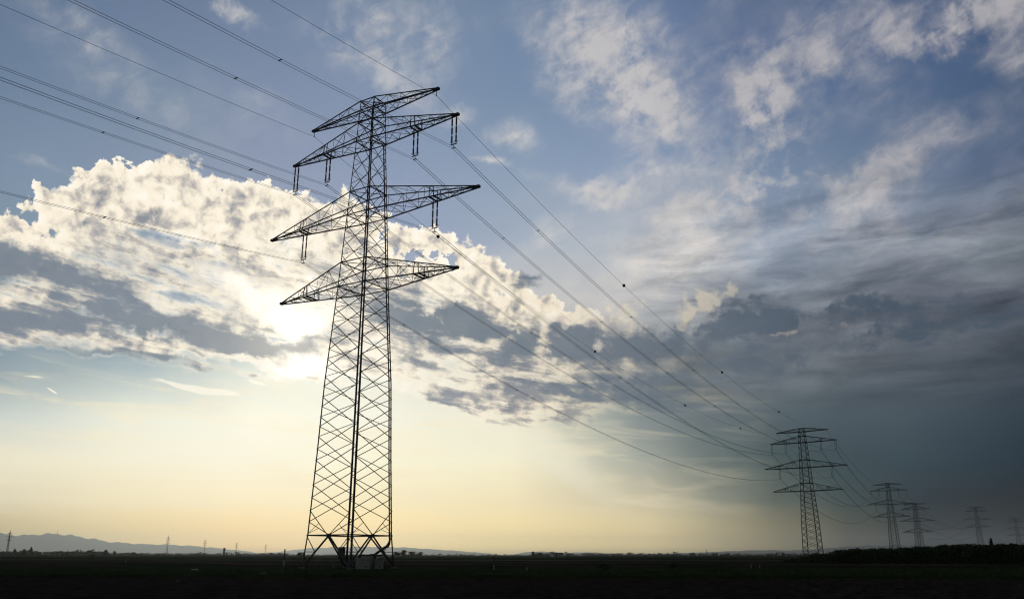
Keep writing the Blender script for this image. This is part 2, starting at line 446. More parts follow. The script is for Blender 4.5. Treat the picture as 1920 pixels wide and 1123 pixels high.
M_HILL = mat('wooded_hills', (0.060, 0.075, 0.045), 0.95, 0, 0, 0.004, color2=(0.035, 0.045, 0.030), spec=0.0)
M_WHITE = mat('white_paint', (0.46, 0.46, 0.43), 0.6, 0, 0.15, 3.0)
M_POST = mat('weathered_post', (0.09, 0.08, 0.065), 0.85, 0, 0.3, 3.0)
M_ROOF = mat('roof_tiles', (0.16, 0.08, 0.055), 0.8, 0, 0.3, 2.0)
M_GLASS = mat('dark_glass', (0.03, 0.035, 0.04), 0.15, 0, 0.2, 1.0, spec=0.6)
M_PAPER = mat('scrap_paper', (0.42, 0.41, 0.39), 0.7, 0, 0.15, 8.0)


class MB:
    """Collects boxes, bars, tubes and faces and links them as ONE mesh object."""
    def __init__(self): self.v = []; self.f = []

    def face(self, pts):
        i = len(self.v); self.v += [tuple(p) for p in pts]; self.f.append(tuple(range(i, i + len(pts))))

    def bar(self, p, q, t, t2=None):
        p, q = Vector(p), Vector(q); a = (q - p)
        if a.length < 1e-6: return
        a.normalize(); u = a.orthogonal() if abs(a.z) > 0.999 else a.cross(Vector((0, 0, 1)))
        u.normalize(); w = a.cross(u); u = u * (t / 2); w = w * ((t2 or t) / 2)
        i = len(self.v)
        for c in (p, q):
            self.v += [tuple(c + u + w), tuple(c - u + w), tuple(c - u - w), tuple(c + u - w)]
        self.f += [(i + k, i + (k + 1) % 4, i + 4 + (k + 1) % 4, i + 4 + k) for k in range(4)]
        self.f += [(i + 3, i + 2, i + 1, i), (i + 4, i + 5, i + 6, i + 7)]

    def box(self, c, s, bev=0.0):
        c = Vector(c); x, y, z = (k / 2 for k in s)
        if not bev:
            self.bar(c - Vector((0, 0, z)), c + Vector((0, 0, z)), 2 * x, 2 * y) if False else None
            i = len(self.v)
            self.v += [tuple(c + Vector((a * x, b * y, d * z))) for d in (-1, 1) for a, b in ((-1, -1), (1, -1), (1, 1), (-1, 1))]
            self.f += [(i + 3, i + 2, i + 1, i), (i + 4, i + 5, i + 6, i + 7)] + [(i + k, i + (k + 1) % 4, i + 4 + (k + 1) % 4, i + 4 + k) for k in range(4)]
            return
        b = bev
        ring = [(-x + b, -y), (x - b, -y), (x, -y + b), (x, y - b), (x - b, y), (-x + b, y), (-x, y - b), (-x, -y + b)]
        self.loft([[c + Vector((px * k, py * k, zz)) for px, py in ring] for k, zz in ((1, -z), (1, z - b), (1 - b / max(x, y), z))])

    def loft(self, rings, caps=True):
        n = len(rings[0]); i = len(self.v)
        for r in rings: self.v += [tuple(p) for p in r]
        for k in range(len(rings) - 1):
            for j in range(n):
                self.f.append((i + k * n + j, i + k * n + (j + 1) % n, i + (k + 1) * n + (j + 1) % n, i + (k + 1) * n + j))
        if caps:
            self.f.append(tuple(i + j for j in reversed(range(n)))); self.f.append(tuple(i + (len(rings) - 1) * n + j for j in range(n)))

    def lathe(self, c, prof, n=10):
        c = Vector(c)
        self.loft([[c + Vector((r * math.cos(2 * math.pi * j / n), r * math.sin(2 * math.pi * j / n), z)) for j in range(n)] for r, z in prof])

    def tube(self, pts, r, n=6):
        pts = [Vector(p) for p in pts]; rings = []; u = None
        for k, p in enumerate(pts):
            a = (pts[min(k + 1, len(pts) - 1)] - pts[max(k - 1, 0)]).normalized()
            if u is None: u = a.orthogonal().normalized()
            u = (u - a * u.dot(a)).normalized(); w = a.cross(u)
            rr = r[k] if isinstance(r, (list, tuple)) else r
            rings.append([p + (u * math.cos(2 * math.pi * j / n) + w * math.sin(2 * math.pi * j / n)) * rr for j in range(n)])
        self.loft(rings)

    def build(self, name, m, parent=None, loc=None, smooth=False):
        me = bpy.data.meshes.new(name); me.from_pydata(self.v, [], self.f); me.materials.append(m)
        if smooth: me.shade_smooth()
        o = bpy.data.objects.new(name, me); COL.objects.link(o)
        if parent: o.parent = parent
        if loc is not None: o.location = loc
        return o


def tag(o, label=None, cat=None, group=None, kind=None):
    if label: o['label'] = label
    if cat: o['category'] = cat
    if group: o['group'] = group
    if kind: o['kind'] = kind
    return o


def empty(name, loc=(0, 0, 0), rz=0.0):
    o = bpy.data.objects.new(name, None); COL.objects.link(o)
    o.location = loc; o.rotation_euler = (0, 0, rz); o.empty_display_size = 0.5
    return o


def copy_tree(o, parent=None):
    c = o.copy(); COL.objects.link(c); c.parent = parent
    for ch in list(o.children): copy_tree(ch, c)
    return c


# ================================================================== ground and fields
def sheet(name, m, y0, y1, x0, x1, z, nx=60, ny=24, amp=0.0, ragged=0.0, seed=1, freq=0.15):
    rnd = random.Random(seed); ph = [rnd.uniform(0, 6.28) for _ in range(10)]
    mb = MB()
    for j in range(ny + 1):
        for i in range(nx + 1):
            x = x0 + (x1 - x0) * i / nx; t = j / ny
            e0 = ragged * (math.sin(x * 0.11 + ph[0]) + 0.6 * math.sin(x * 0.37 + ph[1]) + 0.4 * math.sin(x * 0.9 + ph[2]))
            e1 = ragged * (math.sin(x * 0.09 + ph[3]) + 0.6 * math.sin(x * 0.31 + ph[4]))
            y = (y0 + e0) * (1 - t) + (y1 + e1) * t
            h = amp * (math.sin(x * freq + ph[5]) * math.sin(y * freq * 1.3 + ph[6]) + 0.6 * math.sin(x * freq * 2.7 + y * freq * 1.9 + ph[7])) * math.sin(math.pi * t)
            mb.v.append((x, y, z + h))
    for j in range(ny):
        for i in range(nx):
            a = j * (nx + 1) + i; mb.f.append((a, a + 1, a + nx + 2, a + nx + 1))
    o = mb.build(name, m, smooth=True); o['kind'] = 'structure'
    return o


R_GROUND = 27000.0
g = MB(); g.face([(-R_GROUND, -R_GROUND, 0), (R_GROUND, -R_GROUND, 0), (R_GROUND, R_GROUND, 0), (-R_GROUND, R_GROUND, 0)])
g.build('ground', M_SOIL)['kind'] = 'structure'
# ridged plough land in front, with clods
clod = MB()
rnd = random.Random(3)
NX, NY = 260, 110
for j in range(NY + 1):
    for i in range(NX + 1):
        x = -48 + 96 * i / NX; y = 14 + 54 * (j / NY)
        edge_f = min(1.0, i / 8, (NX - i) / 8, j / 5, (NY - j) / 5)
        fur = 0.05 * math.sin((y * 0.97 + x * 0.22) * 2 * math.pi / 0.9)
        clod.v.append((x, y, 0.012 + max(0.0, edge_f * (0.07 + fur + rnd.uniform(-0.06, 0.07)))))
for j in range(NY):
    for i in range(NX):
        a = j * (NX + 1) + i; clod.f.append((a, a + 1, a + NX + 2, a + NX + 1))
clod.build('ploughed_ground', M_SOIL, smooth=False)['kind'] = 'structure'
sheet('grass_verge', M_VERGE, 67, 128, -130, 170, 0.02, 150, 30, 0.10, 0.7, 2, 0.35)
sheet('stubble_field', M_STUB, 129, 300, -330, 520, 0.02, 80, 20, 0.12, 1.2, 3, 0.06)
sheet('field_track', M_PATH, 302, 316, -420, 560, 0.03, 80, 2, 0.0, 0.8, 4)
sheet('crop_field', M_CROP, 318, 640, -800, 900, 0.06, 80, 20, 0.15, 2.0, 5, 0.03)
sheet('field_track', M_PATH, 644, 668, -900, 1300, 0.03, 60, 2, 0.0, 1.0, 6)
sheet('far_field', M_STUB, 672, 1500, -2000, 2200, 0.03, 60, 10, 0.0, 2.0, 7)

# loose grass along the verge and under the tower
gb = MB()
rnd = random.Random(11)
for k in range(46000):
    near_edge = rnd.random() < 0.35
    y = rnd.uniform(66.6, 72) if near_edge else 66.6 + 62 * rnd.random() ** 1.3
    x = rnd.uniform(-0.66, 0.66) * y
    h = rnd.uniform(0.10, 0.34) * (1.3 if rnd.random() < 0.10 else 1.0); w = rnd.uniform(0.012, 0.03)
    a = rnd.uniform(0, math.pi); lx, ly = rnd.uniform(-.12, .12), rnd.uniform(-.12, .12)
    dx, dy = math.cos(a) * w, math.sin(a) * w
    gb.face([(x - dx, y - dy, 0), (x + dx, y + dy, 0), (x + lx, y + ly, h)])
tag(gb.build('grass', M_GRASS), 'rough dark grass along the verge around the nearest pylon', 'grass', kind='stuff')

# ------------------------------------------------------------------ hills on the horizon
RIDGE = [(-160, 1000), (0, 1002), (20, 1004), (45, 1006), (65, 1002), (75, 1001.5), (90, 1003), (105, 1002), (130, 1004), (150, 1010), (165, 1009), (180, 1013),
         (200, 1017), (215, 1017), (240, 1019), (270, 1021), (300, 1021), (350, 1023), (390, 1026), (430, 1030), (470, 1034), (500, 1036), (530, 1034),
         (560, 1029), (600, 1027), (640, 1025.5), (700, 1025), (750, 1026), (800, 1029), (850, 1032), (900, 1036), (950, 1039), (975, 1036), (1000, 1033.5),
         (1030, 1034), (1060, 1036.5), (1090, 1034.5), (1120, 1036), (1160, 1038), (1200, 1038.5), (1260, 1037), (1300, 1036), (1350, 1034), (1400, 1032), (1440, 1031),
         (1480, 1032), (1530, 1030), (1560, 1027), (1600, 1024.5), (1640, 1023), (1700, 1022), (1800, 1024), (1920, 1025), (2080, 1024)]


def hill_range(x0, x1, depth, width, seed):
    mb = MB()
    pts = [(a, b) for a, b in RIDGE if x0 - 60 <= a <= x1 + 60]

    def crest(px):                                          # the skyline, smoothed a little
        t = 0.0
        for o in (-16, -8, 0, 8, 16):
            q = min(max(px + o, pts[0][0]), pts[-1][0])
            for (a, b), (c, d) in zip(pts, pts[1:]):
                if a <= q <= c: t += b + (d - b) * (q - a) / max(c - a, 1e-6); break
        return t / 5

    n = int((x1 - x0) / 5); rows = 14
    lx = [W(x0 + (x1 - x0) * i / n, 1041, depth).x for i in range(n + 1)]
    for j in range(rows + 1):
        t = j / rows * 2 - 1
        for i in range(n + 1):
            px = x0 + (x1 - x0) * i / n
            e = min(1.0, i / 6, (n - i) / 6)
            top = max(0.0, W(px, crest(px), depth).z) * e
            prof = max(0.0, 1 - t * t) ** 0.8 * (1 + 0.10 * math.sin(i * 0.7 + j * 1.9) * (0 if j == rows // 2 else 1))
            mb.v.append((lx[i] * (1 + t * width / depth), depth + t * width, top * prof - (4.0 if j in (0, rows) else 0.0)))
    for j in range(rows):
        for i in range(n):
            a = j * (n + 1) + i; mb.f.append((a, a + 1, a + n + 2, a + n + 1))
    mb.build('hills', M_HILL, smooth=True)['kind'] = 'structure'


hill_range(-160, 500, 19000, 2800, 1)
hill_range(470, 950, 21000, 2600, 2)
hill_range(950, 1200, 22500, 2200, 3)
hill_range(1160, 2080, 20000, 2800, 4)

# ================================================================== lattice towers
HN = (0.0, 4.2, 14.2, 24.0, 36.5, 57.5, 65.0)
WN = (4.15, 3.81, 3.47, 3.19, 2.55, 1.64, 1.37)


def hw(h):
    k = 0
    while k < len(HN) - 2 and h > HN[k + 1]: k += 1
    return WN[k] + (WN[k + 1] - WN[k]) * (h - HN[k]) / (HN[k + 1] - HN[k])


def cn(sx, sy, h, inset=0.0):
    w = hw(h) - inset
    return Vector((sx * w, sy * w, h))


TOPH = 66.6
ARMS = [(64.95, 66.55, 65.14, 12.0, ()), (59.85, 62.9, 60.05, 15.56, (8.4, 15.1)), (48.2, 51.8, 48.36, 19.2, (12.2,)), (37.45, 41.0, 37.64, 15.98, (10.2,))]
NODE_A = (5.78, 8.81, 12.0, 15.04, 17.98, 20.64, 23.35, 25.99, 28.51, 31.07, 33.4, 35.4, 37.45, 41.0, 43.4, 45.8, 48.2, 51.8, 54.5, 57.2, 59.85, 62.9, 64.95, TOPH)
NODE_B = (7.21, 10.44, 13.58, 16.65, 19.27, 21.96, 24.7, 27.17, 29.86, 32.29, 34.4, 36.4, 39.2, 42.2, 44.6, 47.0, 50.0, 53.1, 55.9, 58.5, 61.4, 63.9, 65.7, TOPH)
HANG = {'right outer': (15.1, 60.0), 'right inner': (8.4, 59.0), 'left inner': (-8.4, 59.0), 'left outer': (-15.1, 60.0), 'right lower': (12.2, 47.55), 'left lower': (-12.2, 47.55)}
DROP_TO = {'right outer': 60.046 - 4.95, 'right inner': 60.046 - 4.95, 'left inner': 60.046 - 4.95, 'left outer': 60.046 - 4.95, 'right lower': 48.356 - 4.95, 'left lower': 48.356 - 4.95}


def make_tower(loc, yaw, label, cut=0.0, thick=1.0, duct=False):
    """A tower whose local height 0 is the drawn foot; cut raises (or, below zero, lowers) where its legs meet the ground."""
    root = empty('transmission_tower', loc, yaw)
    tag(root, label, 'pylon', 'lattice pylons of the power line')
    k = thick
    for sx in (-1, 1):
        for sy in (-1, 1):
            m = MB(); fl0, th = 0.22 * k, 0.035 * k
            hs_ = [cut - 0.3] + [h for h in HN if h > cut] + [TOPH]
            rings = []
            for h in hs_:
                c = cn(sx, sy, h); fl = fl0 * (1.0 if h < 20 else 1.0 - 0.40 * min(1, (h - 20) / 30))
                L = [(0, 0), (-fl, 0), (-fl, -th), (-th, -th), (-th, -fl), (0, -fl)]
                if sx * sy < 0: L = L[::-1]
                rings.append([c + Vector((sx * a, sy * b, 0)) for a, b in L])
            m.loft(rings); leg = m.build('leg', M_STEEL, root)
            f = MB(); c = cn(sx, sy, cut)
            f.lathe((c.x, c.y, cut - 0.5), [(0.48, 0), (0.48, 0.62), (0.40, 0.72)], 12)
            f.build('foundation', M_CONC, root)
    for axis in (0, 1):
        for s in (-1, 1):
            m = MB(); nodes = NODE_A if axis == 0 else NODE_B
            P3 = (lambda e, h, o=0.0: Vector((e * hw(h), s * (hw(h) + o), h))) if axis == 0 else (lambda e, h, o=0.0: Vector((s * (hw(h) + o), e * hw(h), h)))
            t = 0.085 * k
            belt = 4.1
            lo = [belt] if cut < belt else []
            for a, b in zip(nodes, nodes[1:]):
                if a < cut + 0.4: continue
                tt = t * (1.0 if a < 36 else 0.85)
                m.bar(P3(-1, a, -0.05), P3(1, b, -0.05), tt); m.bar(P3(1, a, 0.05), P3(-1, b, 0.05), tt)
            if lo:
                mid = P3(0, belt, 0.02)
                m.bar(P3(-1, belt, 0.02), P3(1, belt, 0.02), 0.17 * k)
                for e in (-1, 1):
                    m.bar(mid, P3(e, nodes[0], 0.02), t)
                    m.bar(mid + Vector((0, 0, -0.05)), P3(e, max(cut, 0.05), 0.02), 0.17 * k)
                    q = mid.lerp(P3(e, 0.05, 0.02), 0.5); m.bar(P3(e, q.z, 0.0), q, t)
                    m.bar(P3(e, belt - 0.1, 0.0), q, t * 0.9)
                    q2 = mid.lerp(P3(e, 0.05, 0.02), 0.80); m.bar(P3(e, q.z - 0.1, 0.0), q2, t * 0.8)
                    m.bar(P3(e, belt + 0.15, 0.0), mid.lerp(P3(e, nodes[0], 0.02), 0.5), t * 0.6)
                m.box(mid, (0.52, 0.10, 0.36) if axis == 0 else (0.10, 0.52, 0.36))
            else:
                m.bar(P3(-1, nodes[[n > cut + 0.4 for n in nodes].index(True)], 0), P3(1, nodes[[n > cut + 0.4 for n in nodes].index(True)], 0), 0.14 * k)
            m.build('face_bracing', M_STEEL, root)
    for h in (37.45, 41.0, 48.2, 51.8, 59.85, 62.9, 64.95, 66.5):
        m = MB(); q = [cn(-1, -1, h), cn(1, -1, h), cn(1, 1, h), cn(-1, 1, h)]
        for i in range(4): m.bar(q[i], q[(i + 1) % 4], 0.13 * k)
        m.bar(q[0] + Vector((0, 0, .06)), q[2] + Vector((0, 0, .06)), 0.08 * k); m.bar(q[1] - Vector((0, 0, .06)), q[3] - Vector((0, 0, .06)), 0.08 * k)
        m.build('plan_frame', M_STEEL, root)
    for hb, ht, hp, at_, hangs in ARMS:
        for s in (-1, 1):
            m = MB(); la = MB()
            B = {e: cn(s, e, hb) for e in (-1, 1)}; T = {e: cn(s, e, ht) for e in (-1, 1)}
            tb = {e: Vector((s * at_, e * 0.16, hp - 0.06)) for e in (-1, 1)}; tt_ = {e: Vector((s * at_, e * 0.14, hp + 0.10)) for e in (-1, 1)}
            for e in (-1, 1):
                m.bar(B[e], tb[e], 0.16 * k); m.bar(T[e], tt_[e], 0.13 * k)
            m.box(Vector((s * (at_ - 0.05), 0, hp + 0.02)), (0.7, 0.45, 0.34))
            arm = m.build('crossarm', M_STEEL, root)
            n = 6 if at_ > 13 else 5
            fr = [((i / n) ** 0.92) for i in range(n)]
            for i, f in enumerate(fr):
                f2 = fr[i + 1] if i + 1 < n else 0.985
                for e in (-1, 1):
                    b0, b1 = B[e].lerp(tb[e], f), B[e].lerp(tb[e], f2); t0, t1 = T[e].lerp(tt_[e], f), T[e].lerp(tt_[e], f2)
                    if i: la.bar(b0, t0, 0.055 * k)
                    if i % 2 == 0: la.bar(b0, t1, 0.055 * k)
                    else: la.bar(t0, b1, 0.055 * k)
                b0, b1 = B[-1].lerp(tb[-1], f), B[1].lerp(tb[1], f2)
                la.bar(B[1].lerp(tb[1], f) - Vector((0, 0, .05)), B[-1].lerp(tb[-1], f2) - Vector((0, 0, .05)), 0.055 * k)
                la.bar(b0 + Vector((0, 0, .05)), b1 + Vector((0, 0, .05)), 0.055 * k)
                if i:
                    la.bar(B[-1].lerp(tb[-1], f), B[1].lerp(tb[1], f), 0.06 * k); la.bar(T[-1].lerp(tt_[-1], f), T[1].lerp(tt_[1], f), 0.06 * k)
                    if i % 2: la.bar(T[-1].lerp(tt_[-1], f), T[1].lerp(tt_[1], f2), 0.05 * k)
            for a in hangs:
                f = (a - hw(hb)) / (at_ - hw(hb))
                if f < 0.95:
                    for da in (-0.38, 0.38):
                        f_ = f + da / (at_ - hw(hb))
                        la.bar(B[-1].lerp(tb[-1], f_) - Vector((0, 0, .02)), B[1].lerp(tb[1], f_) - Vector((0, 0, .02)), 0.20 * k)
                        for e in (-1, 1): la.bar(B[e].lerp(tb[e], f_), T[e].lerp(tt_[e], f_ - 0.02 * da), 0.10 * k)
            la.build('lattice', M_STEEL, arm)
    return root


LINE = {  # along the line: position, turn, height offset of the drawn foot
    1: (Vector((-20.83, 114.21, 0)), -0.5575, 0.0),
    2: (Vector((137.82, 407.10, 0)), -0.6414, -6.93),
    3: (Vector((333.65, 773.53, 0)), -0.7264, -2.98),
    4: (Vector((413.32, 900.0, 0)), -0.95, -12.68),
    5: (Vector((686.61, 1300.0, 0)), -0.85, 4.89),
    6: (Vector((868.77, 1520.0, 0)), -0.80, -1.94),
    0: (Vector((-228.42, -252.46, 0)), -0.5235, -0.15),
}
LBL = {1: 'tall dark lattice pylon nearest the camera, filling the left half', 2: 'second lattice pylon, at the left end of the dark thicket',
       3: 'third lattice pylon, rising behind the dome of a bare bush', 4: 'lower lattice pylon just behind the third, seen overlapping its arms',
       5: 'faint lattice pylon above the wood, alone against the storm cloud', 6: 'faintest lattice pylon, cut by the right edge of the picture'}
for i in range(1, 7):
    p, yaw, zo = LINE[i]
    make_tower((p.x, p.y, zo), yaw, LBL[i], cut=-zo, thick=(1.0, 0.92, 1.45, 1.5, 1.4, 1.1, 1.0)[i])


def on_tower(i, a, h, b=0.0):
    p, yaw, zo = LINE[i]
    return Vector((p.x + math.cos(yaw) * a - math.sin(yaw) * b, p.y + math.sin(yaw) * a + math.cos(yaw) * b, zo + h))


# ================================================================== insulators
def make_insulator():
    root = empty('insulator_set')
    for s in (-1, 1):
        m = MB(); x = s * 0.36
        m.lathe((x, 0, 0), [(0.05, -4.35), (0.05, 0.05)], 8)
        for seg in range(3):
            z0 = -0.35 - seg * 1.28
            m.lathe((x, 0, 0), [(0.06, z0), (0.08, z0 - 0.04), (0.08, z0 - 0.1), (0.05, z0 - 0.12)][::-1], 8)
            for d in range(11):
                z = z0 - 0.16 - d * 0.092
                m.lathe((x, 0, 0), [(0.05, z - 0.075), (0.125, z - 0.05), (0.115, z - 0.03), (0.05, z)], 10)
        m.build('insulator_string', M_INS, root)
    r = MB()
    for s in (-1, 1):
        r.tube([(s * 0.36 + 0.24 * math.cos(a), 0.24 * math.sin(a), -4.05) for a in [2 * math.pi * j / 16 for j in range(17)]], 0.028, 6)
    r.build('corona_ring', M_STEEL, root)
    y = MB(); y.bar((-0.5, 0, -4.38), (0.5, 0, -4.38), 0.13, 0.09); y.bar((0, 0, -4.38), (0, 0, -4.95), 0.07)
    y.bar((-0.24, 0, -4.93), (0.24, 0, -4.93), 0.06)
    y.build('yoke_plate', M_STEEL, root)
    cl = MB()
    for s in (-1, 1): cl.box((s * 0.2, 0, -4.96), (0.09, 0.34, 0.10))
    cl.build('cable_clamp', M_STEEL, root)
    return root


ORD = {1: 'nearest', 2: 'second', 3: 'third'}
WHERE = {'right outer': 'tip of the right upper crossarm', 'right inner': 'middle of the right upper crossarm', 'left inner': 'middle of the left upper crossarm',
         'left outer': 'tip of the left upper crossarm', 'right lower': 'right long crossarm', 'left lower': 'left long crossarm'}
proto = make_insulator()
first = True
for i in (1, 2, 3):
    for key, (a, h) in HANG.items():
        o = proto if first else copy_tree(proto)
        first = False
        hh = DROP_TO[key] + 4.95
        o.location = on_tower(i, a, hh - 0.02); o.rotation_euler = (0, 0, LINE[i][1])
        o.scale = (1, 1, 1)
        tag(o, 'double insulator string hanging from the %s of the %s pylon' % (WHERE[key], ORD[i]), 'insulator', 'insulator strings hanging from the pylons')

# ================================================================== cables
R_COND = 0.022


def span_pts(A, B, sag, n=90):
    return [A.lerp(B, t / n) - Vector((0, 0, 4 * sag * (t / n) * (1 - t / n))) for t in range(n + 1)]


def power_cable(i, j, key, sag, label, r=R_COND, spacers=8, twin=True, n=90):
    a = HANG[key][0]
    A0, B0 = on_tower(i, a, DROP_TO[key]), on_tower(j, a, DROP_TO[key])
    root = empty('power_cable', A0); tag(root, label, 'power cable', 'twin power cables between the pylons')
    side = Vector((math.cos(LINE[i][1]), math.sin(LINE[i][1]), 0)) * 0.22
    pts = span_pts(A0, B0, sag, n)
    for s in ((-1, 1) if twin else (0,)):
        m = MB(); m.tube([p + side * s - A0 for p in pts], r, 6); m.build('conductor', M_WIRE, root)
    if twin:
        for q in range(spacers):
            t = (q + 0.62) / spacers; p = A0.lerp(B0, t) - Vector((0, 0, 4 * sag * t * (1 - t))) - A0
            m = MB(); m.bar(p - side * 1.15, p + side * 1.15, 0.07, 0.11); m.build('spacer', M_STEEL, root)
    return root


def earth_wire(i, j, a, sag, label, r=0.026):
    A0, B0 = on_tower(i, a, 65.137 - 1.0), on_tower(j, a, 65.137 - 1.0)
    root = empty('earth_wire', A0); tag(root, label, 'earth wire', 'single earth wires along the pylon tops')
    m = MB(); m.tube([p - A0 for p in span_pts(A0, B0, sag)], r, 6); m.build('wire', M_WIRE, root)
    h = MB(); top = on_tower(i, a, 65.137) - A0
    h.bar(top, Vector((0, 0, 0)), 0.06); h.box((0, 0, 0), (0.12, 0.12, 0.12)); h.build('hanger', M_STEEL, root)
    return A0, B0


KW = {'right outer': 'outermost right', 'right inner': 'inner right', 'left inner': 'inner left', 'left outer': 'outermost left', 'right lower': 'lower right', 'left lower': 'lower left'}
for key in HANG:
    power_cable(1, 0, key, 14.9, 'twin cable sweeping overhead from the %s insulators of the nearest pylon' % KW[key])
    power_cable(1, 2, key, 10.1 if 'lower' in key else 9.6, 'twin cable from the %s insulators of the nearest pylon to the second' % KW[key], r=0.030)
    power_cable(2, 3, key, 15.5, 'twin cable from the %s insulators of the second pylon to the third' % KW[key], r=0.045)
    power_cable(3, 5, key, 24.0, 'thin cable running on from the %s insulators of the third pylon' % KW[key], r=0.10, twin=False, n=50)
EW = {}
for nm, a in (('right', 11.85), ('left', -11.85)):
    earth_wire(1, 0, a, 15.3, 'single wire sweeping overhead from the %s top arm of the nearest pylon' % nm, 0.024)
    EW[nm] = earth_wire(1, 2, a, 9.75 if nm == 'right' else 10.5, 'single wire from the %s top arm of the nearest pylon to the second, carrying balls' % nm, 0.026)
    earth_wire(2, 3, a, 13.0, 'single wire from the %s top arm of the second pylon to the third' % nm, 0.05)


def make_ball():
    root = empty('aerial_marker_ball')
    for s in (-1, 1):
        m = MB(); rr = 0.33
        prof = [(0.02, 0.01 * s)] if False else []
        ring = [(rr * math.cos(t), s * (0.012 + rr * math.sin(t))) for t in [math.pi / 2 * q / 7 for q in range(7)]] + [(0.04, s * (0.012 + rr))]
        if s < 0: ring = ring[::-1]
        m.lathe((0, 0, 0), ring, 18); m.build('half_shell', M_BALL, root, smooth=True)
    m = MB(); m.lathe((0, 0, 0), [(0.345, -0.012), (0.345, 0.012)], 18); m.build('flange', M_STEEL, root)
    return root


ball = make_ball(); first = True
BL = ['nearest to the nearest pylon', 'second from the nearest pylon', 'third from the nearest pylon', 'closest to the second pylon']
for nm, ts, sag in (('right', (0.217, 0.445, 0.672, 0.896), 9.75), ('left', (0.106, 0.33, 0.559, 0.782), 10.5)):
    A, B = EW[nm]
    for q, t in enumerate(ts):
        o = ball if first else copy_tree(ball); first = False
        o.location = A.lerp(B, t) - Vector((0, 0, 4 * sag * t * (1 - t)))
        tag(o, 'dark warning ball on the %s top wire, %s' % (nm, BL[q]), 'warning ball', 'warning balls on the earth wires')

# ================================================================== radio equipment at the foot of the nearest pylon
def cabinet(c, s, label):
    root = empty('equipment_cabinet', (c.x, c.y, 0), -0.12); tag(root, label, 'cabinet', 'equipment cabinets at the pylon foot')
    w, d, h = s
    m = MB(); m.box((0, 0, 0.12 + h / 2), (w, d, h), 0.03); m.build('body', M_CAB, root)
    m = MB(); m.box((0, 0, 0.06), (w + 0.12, d + 0.12, 0.12)); m.build('plinth', M_CONC, root)
    m = MB(); m.box((0, -0.03, 0.12 + h + 0.03), (w + 0.10, d + 0.14, 0.055), 0.015); m.build('lid', M_CAB, root)
    for e in (-1, 1):
        m = MB(); m.box((e * w * 0.245, -d / 2 - 0.012, 0.12 + h / 2), (w * 0.46, 0.024, h * 0.88)); dr = m.build('door', M_CAB, root)
        m = MB(); m.box((e * 0.07, -d / 2 - 0.045, 0.12 + h * 0.55), (0.03, 0.04, 0.16)); m.build('handle', M_DUCT, dr)
    m = MB()
    for q in range(5): m.box((w * 0.25, -d / 2 - 0.030, 0.12 + h * (0.16 + 0.035 * q)), (w * 0.3, 0.012, 0.018))
    m.build('vent', M_DUCT, root)
    return root


cabinet(ground_at(682.5, 107.5), (1.72, 0.8, 1.18), 'larger pale grey cabinet at the foot of the nearest pylon')
cabinet(ground_at(711.5, 108.5), (0.92, 0.7, 0.98), 'smaller pale grey cabinet beside the larger one under the cable tray')

tr = empty('cable_tray', ground_at(695, 111)); tag(tr, 'raised dark cable tray on posts above the two grey cabinets', 'cable tray')
m = MB(); m.box((0, 0, 1.62), (2.95, 0.5, 0.10)); m.box((0, -0.26, 1.68), (2.95, 0.05, 0.2)); m.box((0, 0.26, 1.68), (2.95, 0.05, 0.2)); m.build('tray', M_DUCT, tr)
for x in (-1.25, 0.5):
    m = MB(); m.bar((x, 0, 0), (x, 0, 1.57), 0.20 if x > 0 else 0.1); m.build('post', M_DUCT, tr)
m = MB()
for q in range(6): m.tube([(-1.3 + q * 0.02, -0.15 + 0.06 * q, 1.70), (0.2, -0.15 + 0.06 * q, 1.71), (1.2, -0.15 + 0.06 * q, 1.70)], 0.022, 6)
m.build('cables', M_DUCT, tr)

# thick cable bundle: out of the tray, up the right leg, across to the middle at the upper crossarm
p1, yaw1, _ = LINE[1]
cd = empty('cable_bundle', (0, 0, 0)); tag(cd, 'thick dark cable bundle climbing the right leg of the nearest pylon', 'cable bundle')


def leg_in(h, off=0.38): return on_tower(1, hw(h) - off, h, hw(h) - off * 0.2)


b0 = ground_at(701, 111) + Vector((0, 0, 1.70))
l3 = leg_in(3.4)
path = [b0 + Vector((-0.5, 0, 0.0)), b0, b0.lerp(l3, 0.35) + Vector((0, 0, -.12)), b0.lerp(l3, 0.75) + Vector((0, 0, -.25)), leg_in(2.75, 0.75), leg_in(3.1, 0.5), leg_in(3.6), leg_in(4.6)]
m = MB(); m.tube(path, [0.15, 0.15, 0.16, 0.17, 0.17, 0.15, 0.13, 0.12], 10); m.build('lower_bundle', M_DUCT, cd, smooth=True)
m = MB(); m.tube([leg_in(4.6 + (59.6 - 4.6) * q / 24) for q in range(25)] + [leg_in(60.0, 0.6), on_tower(1, 0.3, 60.2, -0.2), on_tower(1, hw(60) - 0.2, 60.3, -hw(60) + 0.2)], 0.09, 8); m.build('riser', M_DUCT, cd, smooth=True)
m = MB()
for q in range(36):
    h = 5 + q * 1.5; m.bar(leg_in(h, 0.5), on_tower(1, hw(h) - 0.03, h, hw(h) - 0.03), 0.05)
m.build('brackets', M_STEEL, cd)

rb = empty('radio_unit', ground_at(640.5, 112.5)); tag(rb, 'dark upright radio box on a post behind the slanting pylon brace', 'radio box')
m = MB(); m.box((0, 0, 1.95), (0.78, 0.5, 1.32), 0.05); m.build('housing', M_DUCT, rb)
m = MB(); m.bar((0, 0, 0), (0, 0, 1.3), 0.12); m.build('post', M_STEEL, rb)
m = MB(); m.box((0, 0, 2.64), (0.9, 0.6, 0.05)); m.build('rain_cover', M_DUCT, rb)

